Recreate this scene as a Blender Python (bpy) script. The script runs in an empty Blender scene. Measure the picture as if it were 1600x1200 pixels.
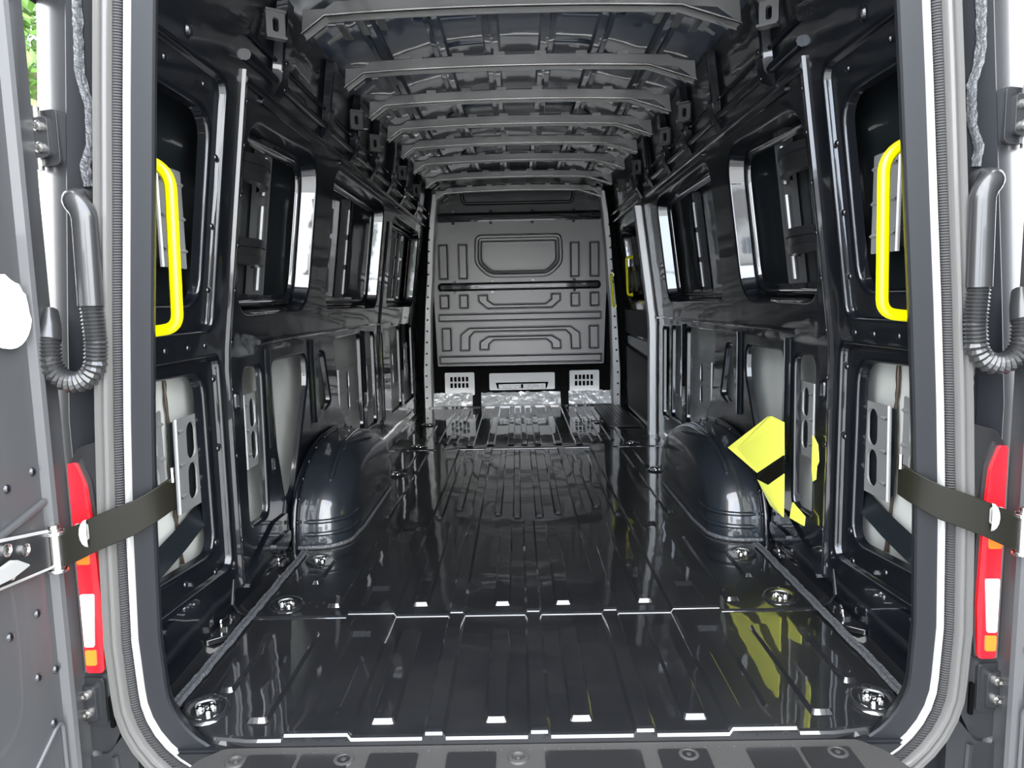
import bpy, bmesh, math, random
from mathutils import Vector, Matrix
from mathutils.geometry import tessellate_polygon
random.seed(7)
sc = bpy.context.scene
COL = sc.collection
PI = math.pi

# ------------------------------------------------------------------ camera
YAW, PITCH, ROLL = math.radians(-0.548), math.radians(-6.574), math.radians(1.2)
fw = Vector((math.sin(YAW)*math.cos(PITCH), math.cos(YAW)*math.cos(PITCH), math.sin(PITCH)))
r0 = Vector((math.cos(YAW), -math.sin(YAW), 0)); u0 = r0.cross(fw)
rt = r0*math.cos(ROLL) - u0*math.sin(ROLL)
up = u0*math.cos(ROLL) + r0*math.sin(ROLL)
cd = bpy.data.cameras.new('camera'); cam = bpy.data.objects.new('camera', cd); COL.objects.link(cam)
M = Matrix((rt, up, -fw)).transposed().to_4x4(); M.translation = Vector((-0.029, -1.4, 0.9))
cam.matrix_world = M
cd.sensor_width = 36; cd.lens = 1109/1600*36; cd.clip_start = .02
sc.camera = cam

# ------------------------------------------------------------------ world: bright, thinly clouded sky
w = bpy.data.worlds.new('sky'); sc.world = w; w.use_nodes = True
nt = w.node_tree; nt.nodes.clear()
out = nt.nodes.new('ShaderNodeOutputWorld'); bg = nt.nodes.new('ShaderNodeBackground')
tc = nt.nodes.new('ShaderNodeTexCoord'); nz = nt.nodes.new('ShaderNodeTexNoise')
nz.inputs['Scale'].default_value = 2.2; nz.inputs['Detail'].default_value = 5
rp = nt.nodes.new('ShaderNodeValToRGB')
rp.color_ramp.elements[0].position = .38; rp.color_ramp.elements[0].color = (.74, .84, 1, 1)
rp.color_ramp.elements[1].position = .58; rp.color_ramp.elements[1].color = (1, 1, 1, 1)
nt.links.new(tc.outputs['Generated'], nz.inputs['Vector']); nt.links.new(nz.outputs['Fac'], rp.inputs['Fac'])
nt.links.new(rp.outputs['Color'], bg.inputs['Color']); bg.inputs['Strength'].default_value = 7.0
nt.links.new(bg.outputs['Background'], out.inputs['Surface'])
sc.view_settings.view_transform = 'Standard'; sc.view_settings.look = 'None'
sc.view_settings.gamma = 1; sc.view_settings.use_curve_mapping = False
sc.view_settings.exposure = 1.0

# ------------------------------------------------------------------ materials
MATS = {}
def mat(name, col, rough=.4, metal=0., coat=0., spec=.5, bump=None, trans=0., vary=None, emit=None, coat_rough=.04, coat_ior=1.5):
    """bump = (scale, strength, distance); vary = (scale, colour2)"""
    m = bpy.data.materials.new(name); m.use_nodes = True; n = m.node_tree.nodes; l = m.node_tree.links
    b = n['Principled BSDF']
    b.inputs['Base Color'].default_value = (*col, 1); b.inputs['Roughness'].default_value = rough
    b.inputs['Metallic'].default_value = metal; b.inputs['Coat Weight'].default_value = coat
    b.inputs['Coat Roughness'].default_value = coat_rough; b.inputs['Specular IOR Level'].default_value = spec
    b.inputs['Transmission Weight'].default_value = trans; b.inputs['Coat IOR'].default_value = coat_ior
    tcn = n.new('ShaderNodeTexCoord')
    if vary:
        t = n.new('ShaderNodeTexNoise'); t.inputs['Scale'].default_value = vary[0]; t.inputs['Detail'].default_value = 6
        r = n.new('ShaderNodeValToRGB'); r.color_ramp.elements[0].position = .4; r.color_ramp.elements[1].position = .65
        r.color_ramp.elements[0].color = (*col, 1); r.color_ramp.elements[1].color = (*vary[1], 1)
        l.new(tcn.outputs['Object'], t.inputs['Vector']); l.new(t.outputs['Fac'], r.inputs['Fac']); l.new(r.outputs['Color'], b.inputs['Base Color'])
    if bump:
        t = n.new('ShaderNodeTexNoise'); t.inputs['Scale'].default_value = bump[0]; t.inputs['Detail'].default_value = bump[3] if len(bump) > 3 else 2
        bp = n.new('ShaderNodeBump'); bp.inputs['Strength'].default_value = bump[1]; bp.inputs['Distance'].default_value = bump[2]
        l.new(tcn.outputs['Object'], t.inputs['Vector']); l.new(t.outputs['Fac'], bp.inputs['Height'])
        l.new(bp.outputs['Normal'], b.inputs['Normal'])
        if coat: l.new(bp.outputs['Normal'], b.inputs['Coat Normal'])
    MATS[name] = m
    return m
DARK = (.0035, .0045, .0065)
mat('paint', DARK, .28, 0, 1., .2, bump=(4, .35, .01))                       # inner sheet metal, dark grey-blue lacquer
mat('paint_flat', DARK, .30, 0, 1., .25, bump=(9, .15, .004), coat_ior=1.75)
mat('floor_paint', (.0085, .0090, .0102), .30, 0, 1., .2, bump=(5.5, .22, .006), coat_rough=.03, coat_ior=1.85, vary=(3.5, (.013, .0135, .0145)))
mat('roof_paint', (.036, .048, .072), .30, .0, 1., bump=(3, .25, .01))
mat('beam_paint', (.17, .17, .168), .34, .6, .4, bump=(14, .05, .004))
mat('arch_paint', (.011, .014, .018), .32, .0, 1., .4, bump=(6, .06, .004))
mat('body_paint', (.017, .018, .0195), .34, 0, .35, bump=(30, .03, .002))
mat('door_paint', (.045, .046, .048), .42, 0, .25, bump=(30, .03, .002))
mat('frame_dark', (.0065, .0075, .0095), .45, 0, 0, .3, bump=(30, .03, .002))
mat('bulk', (.145, .143, .139), .36, .55, .0, bump=(160, .05, .002))
mat('bulk_low', (.80, .80, .79), .5, 0, 0, bump=(60, .05, .002))
mat('foil', (.95, .95, .93), .25, .3, .2, bump=(16, .9, .02, 4))
mat('bracket', (.27, .273, .272), .40, .5, 0, bump=(60, .06, .002))
mat('strip', (.44, .44, .43), .42, .5, 0, bump=(25, .08, .003))
mat('primer', (.40, .415, .395), .38, .0, .4, bump=(5, .35, .03), vary=(3, (.50, .51, .48)))
mat('skin_dark', (.008, .011, .013), .35, 0, .7, bump=(4, .3, .01))
mat('rubber', (.02, .02, .021), .42, 0, 0)
mat('seal_grey', (.08, .078, .075), .40, 0, .3)
mat('plastic_black', (.012, .012, .013), .33, 0, .2, bump=(220, .1, .002))
mat('sill', (.030, .029, .028), .6, 0, 0, bump=(260, .25, .002))
mat('black', (.002, .002, .002), .6, 0, 0, .05)
mat('sealant', (.06, .063, .068), .45, 0, .4, bump=(110, 1., .006, 4))
mat('yellow', (.92, .84, .0), .35, 0, .4)
mat('sheet', (.86, .88, .12), .45, 0, .2, bump=(12, .15, .006))
mat('olive', (.007, .0068, .0045), .42, 0, 0, .15)
mat('wax', (.035, .022, .012), .5, 0, .2)
mat('steel', (.55, .54, .52), .25, 1.)
mat('chrome', (.75, .75, .74), .12, 1.)
mat('hose', (.018, .0185, .019), .32, 0, .4)
mat('red', (.78, .012, .02), .12, 0, 1.)
mat('amber', (.95, .16, .02), .12, 0, 1.)
mat('white_lens', (.85, .85, .85), .1, 0, 1.)
mat('white', (.9, .9, .9), .4, 0, .2)
mat('header', (.010, .011, .012), .36, 0, .3)
mat('grey_panel', (.030, .031, .032), .6)
mat('asphalt', (.34, .335, .32), .85, bump=(60, .4, .01), vary=(2, (.40, .395, .38)))
mat('render_white', (.72, .72, .69), .8, vary=(1.2, (.64, .64, .61)))
mat('roof_tile', (.10, .09, .085), .7)
mat('glass', (.05, .06, .07), .05, 0, 1.)
mat('leaf', (.055, .13, .015), .5, vary=(2.5, (.10, .20, .03)))
mat('bark', (.10, .075, .05), .8, bump=(14, .6, .02))
# ribbed seal: fine cross ribs by bump
m = mat('seal_ribbed', (.018, .018, .019), .45); n = m.node_tree.nodes; l = m.node_tree.links
tcn = n.new('ShaderNodeTexCoord'); wv = n.new('ShaderNodeTexWave'); wv.bands_direction = 'Z'; wv.inputs['Scale'].default_value = 60
bp = n.new('ShaderNodeBump'); bp.inputs['Strength'].default_value = 1.; bp.inputs['Distance'].default_value = .004
l.new(tcn.outputs['Object'], wv.inputs['Vector']); l.new(wv.outputs['Fac'], bp.inputs['Height']); l.new(bp.outputs['Normal'], n['Principled BSDF'].inputs['Normal'])

# ------------------------------------------------------------------ mesh helpers
class MB:
    def __init__(s): s.v = []; s.f = []
    def add(s, vs, fs):
        o = len(s.v); s.v += [tuple(p) for p in vs]; s.f += [tuple(i+o for i in f) for f in fs]; return s
    def box(s, x0, x1, y0, y1, z0, z1):
        return s.add([(x, y, z) for z in (z0, z1) for y in (y0, y1) for x in (x0, x1)],
                     [(0, 2, 3, 1), (4, 5, 7, 6), (0, 1, 5, 4), (2, 6, 7, 3), (0, 4, 6, 2), (1, 3, 7, 5)])
    def loft(s, loops, closed=True, cap0=False, cap1=False):
        n = len(loops[0]); vs = [p for L in loops for p in L]; fs = []
        for k in range(len(loops)-1):
            for i in range(n if closed else n-1):
                j = (i+1) % n; fs.append((k*n+i, k*n+j, (k+1)*n+j, (k+1)*n+i))
        if cap0: fs.append(tuple(range(n))[::-1])
        if cap1: fs.append(tuple((len(loops)-1)*n+i for i in range(n)))
        return s.add(vs, fs)
    def tube(s, pts, r, seg=10, caps=True):
        pts = [Vector(p) for p in pts]; loops = []; prev = None
        for i, p in enumerate(pts):
            t = (pts[min(i+1, len(pts)-1)] - pts[max(i-1, 0)]).normalized()
            a = prev if prev is not None else (Vector((0, 0, 1)) if abs(t.z) < .9 else Vector((1, 0, 0)))
            a = (a - t*a.dot(t)).normalized(); b = t.cross(a); prev = a
            rr = r[i] if isinstance(r, (list, tuple)) else r
            loops.append([p + (a*math.cos(q*2*PI/seg) + b*math.sin(q*2*PI/seg))*rr for q in range(seg)])
        return s.loft(loops, True, caps, caps)
    def prism(s, poly, f3, w0, w1, holes=()):
        """2-D outline with holes, both faces and sides; f3(u, v, w)"""
        loops = [poly] + list(holes); flat = [p for L in loops for p in L]; N = len(flat)
        tris = tessellate_polygon([[Vector((p[0], p[1], 0)) for p in L] for L in loops])
        vs = [f3(u, v, w0) for u, v in flat] + [f3(u, v, w1) for u, v in flat]
        fs = [tuple(t) for t in tris] + [tuple(i+N for i in t)[::-1] for t in tris]
        o = 0
        for L in loops:
            n = len(L)
            for i in range(n): j = (i+1) % n; fs.append((o+i, o+j, o+j+N, o+i+N))
            o += n
        return s.add(vs, fs)
    def mesh(s, name, m, smooth=35):
        me = bpy.data.meshes.new(name); me.from_pydata(s.v, [], s.f)
        b = bmesh.new(); b.from_mesh(me); bmesh.ops.remove_doubles(b, verts=b.verts, dist=1e-5)
        bmesh.ops.recalc_face_normals(b, faces=b.faces); b.to_mesh(me); b.free()
        me.materials.append(MATS[m])
        if smooth:
            me.shade_smooth(); me.set_sharp_from_angle(angle=math.radians(smooth))
        return me
    def build(s, name, m, parent=None, smooth=35, bevel=0, segs=2):
        o = bpy.data.objects.new(name, s.mesh(name, m, smooth)); COL.objects.link(o)
        if parent: o.parent = parent
        if bevel:
            bv = o.modifiers.new('bevel', 'BEVEL'); bv.width = bevel; bv.segments = segs; bv.limit_method = 'ANGLE'; bv.angle_limit = math.radians(30)
        return o
def tag(o, label=None, cat=None, group=None, kind=None):
    if label: o['label'] = label
    if cat: o['category'] = cat
    if group: o['group'] = group
    if kind: o['kind'] = kind
    return o
def empty(name, loc=(0, 0, 0), label=None, cat=None, group=None):
    o = bpy.data.objects.new(name, None); COL.objects.link(o); o.location = loc; o.empty_display_size = .05
    return tag(o, label, cat, group)
def put(me, name, parent, loc=(0, 0, 0), rot=None):
    o = bpy.data.objects.new(name, me); COL.objects.link(o); o.parent = parent; o.location = loc
    if rot: o.rotation_euler = rot
    return o
def arc(cx, cy, r, a0, a1, n=6):
    return [(cx+r*math.cos(math.radians(a0+(a1-a0)*i/n)), cy+r*math.sin(math.radians(a0+(a1-a0)*i/n))) for i in range(n+1)]
def rrect(x0, x1, y0, y1, r, n=6):
    return arc(x1-r, y0+r, r, -90, 0, n) + arc(x1-r, y1-r, r, 0, 90, n) + arc(x0+r, y1-r, r, 90, 180, n) + arc(x0+r, y0+r, r, 180, 270, n)
def rpoly(pts, r, n=5):
    """polygon with rounded corners; r a number or one per corner"""
    out = []; N = len(pts)
    for i in range(N):
        p = Vector(pts[i]); a = Vector(pts[i-1]) - p; b = Vector(pts[(i+1) % N]) - p
        rr = r[i] if isinstance(r, (list, tuple)) else r
        d = min(rr, a.length*.48, b.length*.48); A = p + a.normalized()*d; B = p + b.normalized()*d
        for k in range(n+1):
            t = k/n; q = A*(1-t)**2 + p*2*t*(1-t) + B*t*t; out.append((q.x, q.y))
    return out
def area2(L): return sum(L[i-1][0]*L[i][1]-L[i][0]*L[i-1][1] for i in range(len(L)))/2
def offset(L, d):
    """grow a closed outline by d"""
    if area2(L) < 0: L = L[::-1]
    n = len(L); out = []
    for i in range(n):
        a = Vector(L[i-1]); p = Vector(L[i]); b = Vector(L[(i+1) % n])
        e1 = (p-a); e2 = (b-p)
        if e1.length < 1e-7: e1 = e2
        if e2.length < 1e-7: e2 = e1
        n1 = Vector((e1.y, -e1.x)).normalized(); n2 = Vector((e2.y, -e2.x)).normalized()
        m_ = (n1+n2); m_ = m_.normalized() if m_.length > 1e-6 else n1
        k = 1/max(.5, m_.dot(n1)); q = p + m_*d*k; out.append((q.x, q.y))
    return out
def bend_path(pts, r, n=6):
    """open 3-D polyline with rounded bends"""
    P = [Vector(p) for p in pts]; out = [P[0]]
    for i in range(1, len(P)-1):
        a = P[i-1]-P[i]; b = P[i+1]-P[i]; d = min(r, a.length*.49, b.length*.49)
        A = P[i]+a.normalized()*d; B = P[i]+b.normalized()*d
        for k in range(n+1):
            t = k/n; out.append(A*(1-t)**2 + P[i]*2*t*(1-t) + B*t*t)
    return out + [P[-1]]
def subdiv_path(pts, step):
    out = []
    P = [Vector(p) for p in pts]
    for a, b in zip(P, P[1:]):
        n = max(1, int((b-a).length/step)); out += [a.lerp(b, i/n) for i in range(n)]
    return out + [P[-1]]
SIDE = {-1: 'opposite the sliding-door side', 1: 'on the sliding-door side'}

# ------------------------------------------------------------------ van shell
def XW(z):                                             # inner wall half width: upright, then leaning in to the roof
    return .885 - .13*max(0, z-.75)
def WM(s): return lambda y, z, w_=0.: (s*(XW(z)+w_), y, z)
def bent_plate(name, m, s, outline, holes, w_=0., parent=None):
    loops = [outline] + holes; flat = [p for L in loops for p in L]
    tris = tessellate_polygon([[Vector((p[0], p[1], 0)) for p in L] for L in loops])
    b = bmesh.new(); vs = [b.verts.new((0, p[0], p[1])) for p in flat]
    for t in tris:
        try: b.faces.new([vs[i] for i in t])
        except ValueError: pass
    for k in range(14):
        zc = .75 + .085*k
        bmesh.ops.bisect_plane(b, geom=b.verts[:]+b.edges[:]+b.faces[:], plane_co=(0, 0, zc), plane_no=(0, 0, 1))
    f = WM(s)
    for v in b.verts: v.co = Vector(f(v.co.y, v.co.z, w_))
    for fc in b.faces:
        fc.normal_update()
        if fc.normal.x*s > 0: fc.normal_flip()
    me = bpy.data.meshes.new(name); b.to_mesh(me); b.free(); me.materials.append(MATS[m])
    me.shade_smooth(); me.set_sharp_from_angle(angle=math.radians(40))
    o = bpy.data.objects.new(name, me); COL.objects.link(o)
    if parent: o.parent = parent
    return o
def dens(L, step=.06):
    out = []
    n = len(L)
    for i in range(n):
        a = Vector(L[i]); b = Vector(L[(i+1) % n]); k = max(1, int((b-a).length/step))
        out += [tuple(a.lerp(b, j/k)) for j in range(k)]
    return out
def flange(name, m, s, outline, r, depth, taper, parent, w0=0.):
    """pressed edge that rolls from the panel into the opening"""
    L = dens(outline); f = WM(s); mb = MB(); loops = []
    for k in range(5):
        t = k/4*PI/2; loops.append([f(y, z, w0 + r*(1-math.cos(t))) for y, z in offset(L, r*(1-math.sin(t)))])
    loops.append([f(y, z, w0+depth) for y, z in offset(L, -taper)])
    mb.loft(loops, True)
    return mb.build(name, m, parent, 50)
def hole(outline, r): return offset(dens(outline), r)

DREC_U = rrect(.02, .565, .84, 1.50, .035); DOP_U = rrect(.06, .52, .91, 1.41, .07)
DREC_L = rpoly([(.02, .18), (.62, .14), (.62, .765), (.02, .765)], .04); DOP_L = rpoly([(.06, .25), (.56, .205), (.555, .72), (.06, .73)], .06)
WIN1 = rpoly([(.715, .875), (1.45, .89), (1.45, 1.475), (.715, 1.45)], .14, 8)
WIN2 = rpoly([(1.70, .885), (2.84, .885), (2.84, 1.48), (1.70, 1.48)], .10, 8)
WIN3 = rpoly([(3.14, .885), (4.30, .885), (4.30, 1.46), (3.14, 1.46)], .09, 8)
LOW1 = rpoly([(.775, .21), (.94, .20), (.955, .71), (.79, .71)], .04)
LOW2 = rpoly([(1.05, .71), (1.45, .71), (1.455, .60), (1.21, .20), (1.12, .19), (1.06, .42)], .04)
LOW3 = rpoly([(1.60, .47), (1.68, .445), (1.80, .47), (1.72, .70), (1.64, .71)], .03)
LOW4 = rpoly([(1.89, .745), (2.46, .745), (2.46, .23), (2.20, .23), (1.95, .42)], .04)
LOW5 = rpoly([(2.56, .745), (2.82, .745), (2.83, .20), (2.56, .20)], .04)
LOW6 = rpoly([(2.90, .73), (3.08, .73), (3.08, .17), (2.90, .17)], .03)
LOW7 = rpoly([(3.33, .745), (3.75, .745), (3.75, .17), (3.33, .17)], .04)
LOW8 = rpoly([(3.85, .745), (4.35, .745), (4.35, .15), (3.85, .15)], .04)
rivet_me = None
def dome(name, r, h, m):
    mb = MB(); loops = []
    for k in range(4):
        t = k/3*PI/2*.92; loops.append([(r*math.cos(t)*math.cos(q*PI/5), r*math.cos(t)*math.sin(q*PI/5), h*math.sin(t)) for q in range(10)])
    mb.loft(loops, True, False, True); return mb.mesh(name, m, 60)
rivet_me = dome('rivet', .009, .006, 'paint')

def side_wall(s):
    nm = 'wall_left' if s < 0 else 'wall_right'
    yend = 4.80 if s < 0 else 3.30
    lows = [LOW1, LOW2, LOW3, LOW4, LOW5, LOW6] + ([LOW7, LOW8] if s < 0 else [])
    wins = [WIN1, WIN2] + ([WIN3] if s < 0 else [])
    R = .010
    out = [(.012, -.03), (yend, -.03), (yend, 1.87), (.012, 1.87)]
    holes = [hole(DREC_U, .01), hole(DREC_L, .01)] + [hole(x, .008) for x in wins] + [hole(x, R) for x in lows]
    w_ = bent_plate(nm, 'paint', s, out, holes); tag(w_, None, None, None, 'structure')
    for d, op in ((DREC_U, DOP_U), (DREC_L, DOP_L)):
        flange('recess_edge', 'paint', s, d, .01, .02, .004, w_)
        bent_plate('pillar_panel', 'paint_flat', s, offset(dens(d), -.003), [hole(op, .012)], .02, w_)
        flange('opening_edge', 'paint', s, op, .012, .03, .004, w_, .02)
    for x in wins:
        flange('window_reveal', 'paint_flat', s, x, .008, .056, .013, w_)
        L = offset(dens(x, .03), -.036); ff = WM(s)
        mb = MB(); mb.loft([[ff(y, z, d) for y, z in offset(L, q)] for q, d in ((.012, .070), (.008, .056), (.0, .050), (-.008, .056), (-.012, .070))], True); mb.build('window_seal', 'paint_flat', w_, 60)
    for x in lows: flange('opening_edge', 'paint', s, x, R, .022, .003, w_)
    f = WM(s)
    # outer skin: dark above the belt, pale primer below
    bent_plate('outer_skin', 'skin_dark', s, [(.14, .79), (yend, .79), (yend, 1.60), (.14, 1.60)], [], .125, w_)
    lo = MB(); loops = []
    for z in (-.05, .12, .30, .48, .62, .80):
        row = []
        for i in range(61):
            y = .14 + (yend-.14)*i/60
            row.append(f(y, z, .095 + .018*math.sin(y*5.1+z*3) + (.012 if z > .45 else 0)))
        loops.append(row)
    lo.loft(loops, False); lo.build('lower_skin', 'primer', w_, 60)
    # behind the rear pillar openings: dark inner brace, brown seam wax, sloping ledge
    bent_plate('inner_brace', 'skin_dark', s, rpoly([(.06, .16), (.30, .16), (.345, .40), (.33, .76), (.06, .76)], .03), [], .075, w_)
    mb = MB(); P = subdiv_path([f(.46, .74, .082), f(.455, .66, .080), f(.465, .60, .082), f(.455, .46, .082), f(.475, .32, .085), f(.49, .20, .085)], .02)
    mb.tube(P, [.0055+random.uniform(-.002, .002) for _ in P], 6); mb.build('seam_wax', 'wax', w_, 60)
    mb = MB(); mb.loft([[f(y, z0+.05*k, .045+.03*k) for k in (0, 1)] for y, z0 in ((.08, .235), (.30, .235), (.44, .26), (.60, .30))], False); mb.build('sloping_ledge', 'skin_dark', w_, 40)
    for yy in (1.22, 1.98):
        mb = MB(); P = subdiv_path([f(yy, .73, .082), f(yy-.02, .58, .078), f(yy+.01, .47, .080), f(yy-.03, .36, .084)], .02)
        mb.tube(P, [.0045+random.uniform(-.0015, .0015) for _ in P], 6); mb.build('seam_wax', 'wax', w_, 60)
    bent_plate('inner_brace', 'skin_dark', s, rpoly([(.76, .15), (.96, .15), (.96, .42), (.90, .72), (.76, .72)], .03), [], .075, w_)
    # belt ridge and C-pillar seam
    mb = MB(); mb.tube([f(y, .782+.006*math.sin(y), -.001) for y in [.92+.1*i for i in range(25)]], .009, 8); mb.build('belt_ridge', 'paint', w_)
    mb = MB(); zs = [.06+.06*i for i in range(26)]
    mb.loft([[f(.655, z, 0), f(.658, z, -.010), f(.672, z, -.010), f(.70, z, 0)] for z in zs], False); mb.build('pillar_seam', 'paint', w_, 60)
    for z in (.2, .46, .66, .80, .95, 1.08, 1.22, 1.36, 1.48):
        put(rivet_me, 'rivet', w_, f(.682, z, -.008), (0, -s*PI/2, 0))
    for (y, z) in ((.545, .24), (.60, .50), (.60, .70), (.545, .95), (.545, 1.12), (.545, 1.30), (.45, 1.46), (.25, 1.46), (.42, .80), (.30, .80), (.52, .80), (.50, .17), (.35, .195)):
        put(rivet_me, 'rivet', w_, f(y, z, .012 if .17 < z < .77 or .85 < z < 1.49 else 0), (0, -s*PI/2, 0))
    # oblong pressed slots next to the C pillar and holes near the rear header
    for (y, z, h_) in ((.725, .62, .05), (1.0, .64, .09), (1.005, .36, .05)):
        mb = MB(); L = rrect(y-.012, y+.012, z-h_/2, z+h_/2, .011)
        mb.loft([[f(a, b, -.0005) for a, b in offset(L, .006)], [f(a, b, -.005) for a, b in offset(L, .003)], [f(a, b, -.004) for a, b in L], [f(a, b, .012) for a, b in L]], True, False, True)
        mb.build('pressed_slot', 'paint', w_, 60)
    for (y, z, r_) in ((.15, 1.555, .028), (.33, 1.545, .012)):
        mb = MB(); L = [(y+r_*math.cos(q*PI/8)*.6, z+r_*math.sin(q*PI/8)) for q in range(16)]
        mb.loft([[f(a, b, -.001) for a, b in offset(L, .008)], [f(a, b, -.006) for a, b in offset(L, .004)], [f(a, b, .012) for a, b in L]], True, False, True)
        mb.build('round_hole', 'paint', w_, 60)
    # narrow posts between the lower openings
    for y in ([1.0, 1.52, 2.51] + ([3.80] if s < 0 else [])):
        mb = MB(); mb.loft([[f(y-.018, z, 0), f(y-.010, z, -.012), f(y+.010, z, -.012), f(y+.018, z, 0)] for z in (.42, .55, .70, .76)], False, False, False)
        mb.build('post_ridge', 'paint', w_, 60)
    # window channels: upright hat rails against the outer skin
    rails = [(1.12, .93, 1.47, 1), (1.86, .93, 1.44, 0), (2.34, .93, 1.44, 0)] + ([(3.50, .93, 1.42, 0), (3.78, .93, 1.42, 0), (4.05, .93, 1.42, 0)] if s < 0 else [])
    for (y, z0, z1, wide) in rails:
        zs = [z0+(z1-z0)*i/8 for i in range(9)]; mb = MB()
        k = .026 if wide else .030
        mb.loft([[f(y-k, z, .12), f(y-k+.006, z, .075), f(y-k*.45, z, .070), f(y-k*.4, z, .095), f(y+k*.4, z, .095), f(y+k*.45, z, .070), f(y+k-.006, z, .075), f(y+k, z, .12)] for z in zs], False)
        rail = mb.build('window_channel', 'grey_panel' if wide else 'paint_flat', w_, 40)
        for q in range(3):
            za = z0+.03+(z1-z0-.06)*q/3; mb = MB()
            mb.tube([f(y-k-.004, z, .078) for z in (za, za+.05, za+.10, za+.125)], .010, 8); mb.build('channel_clip', 'beam_paint', rail)
    # two curved clamp bands across the rear window recess
    for z in (1.325, 1.075):
        mb = MB(); loops = []
        for i in range(9):
            a = i/8; y = .74 + .30*a; d = .055 - .05*math.sin(a*PI)**.7
            loops.append([f(y, z-.042, d+.03), f(y, z-.040, d), f(y, z-.014, d-.004), f(y, z-.012, d+.003), f(y, z+.012, d+.003), f(y, z+.014, d-.004), f(y, z+.040, d), f(y, z+.042, d+.03)])
        mb.loft(loops, True, True, True); mb.build('clamp_band', 'plastic_black', w_, 40)
    # shelf of folded metal at the foot of each window
    for (y0, y1) in ([(.85, 1.38), (1.76, 2.5)] + ([(3.25, 4.1)] if s < 0 else [])):
        for i in range(4):
            a = y0+(y1-y0)*i/4; mb = MB()
            mb.prism(rrect(a, a+(y1-y0)/4-.012, .905, .945, .008, 3), f, .07, .10); mb.build('window_shelf_tab', 'paint_flat', w_, 35)
    # posts that carry the roof bows and long cant rail
    for y in (.93, 1.49, 1.95, 2.40, 2.87, 3.35-(.1 if s > 0 else 0), *((3.97, 4.6) if s < 0 else ())):
        mb = MB(); zs = [1.545, 1.60, 1.66, 1.72, 1.78, 1.84]
        mb.loft([[f(y-.045, z, 0), f(y-.030, z, -.028*min(1, (z-1.545)/.06)), f(y+.030, z, -.028*min(1, (z-1.545)/.06)), f(y+.045, z, 0)] for z in zs], False, False, False)
        mb.build('roof_post', 'paint', w_, 40)
        mb = MB(); mb.tube([f(y-.032, z, -.028) for z in (1.63, 1.70, 1.80)], .004, 6); mb.build('post_edge', 'paint', w_)
        for dz in (1.58, 1.66): put(rivet_me, 'rivet', w_, f(y, dz, -.028), (0, -s*PI/2, 0))
    for z, r_ in ((1.535, .012), (1.60, .016), (1.66, .008)):
        mb = MB(); mb.tube([f(y, z, -.004) for y in [.66+.12*i for i in range(int((yend-.72)/.12))]], r_, 8); mb.build('cant_rail', 'paint', w_)
    # crumpled-looking stiffening beads above the windows
    for (y0, y1) in ([(.80, 1.42), (1.75, 2.80)] + ([(3.2, 4.2)] if s < 0 else [])):
        mb = MB(); mb.prism(rrect(y0, y1, 1.505, 1.524, .009, 4), f, .01, -.008); mb.build('header_bead', 'paint', w_, 40)
    # lower sill rail with folded ends ahead of and behind the wheel arch
    mb = MB(); mb.prism(rpoly([(.70, .035), (1.10, .035), (1.10, .16), (.96, .165), (.78, .10)], .02, 4), f, .0, -.010); mb.build('sill_rail', 'paint', w_, 40)
    mb = MB(); mb.prism(rrect(.93, 1.09, .06, .10, .016, 4), f, -.010, -.020); mb.build('sill_bead', 'paint', w_, 40)
    # rear lower corner: folded tabs on the pillar foot
    for (y, z) in ((.12, .13), (.22, .12)):
        mb = MB(); mb.prism(rrect(y-.035, y+.035, z-.03, z+.03, .02, 4), f, .0, -.012); mb.build('pillar_foot_tab', 'paint', w_, 40)
    if s > 0:                                             # bright return edge of the sliding-door opening
        mb = MB(); zs = [.0+.1*i for i in range(16)]
        mb.loft([[(XW(z)-.012, 3.262, z), (XW(z)-.048, 3.266, z), (XW(z)-.055, 3.275, z), (XW(z)-.055, 3.31, z), (XW(z)+.02, 3.31, z)] for z in zs], False)
        mb.build('door_opening_edge', 'strip', w_, 40)
    else:
        mb = MB(); zs = [.1+.1*i for i in range(14)]
        mb.loft([[f(2.97, z, 0), f(2.975, z, -.010), f(2.985, z, -.010), f(2.99, z, 0)] for z in zs], False); mb.build('pillar_seam', 'paint', w_, 60)
    return w_
WL = side_wall(-1); WR = side_wall(1)

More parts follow.
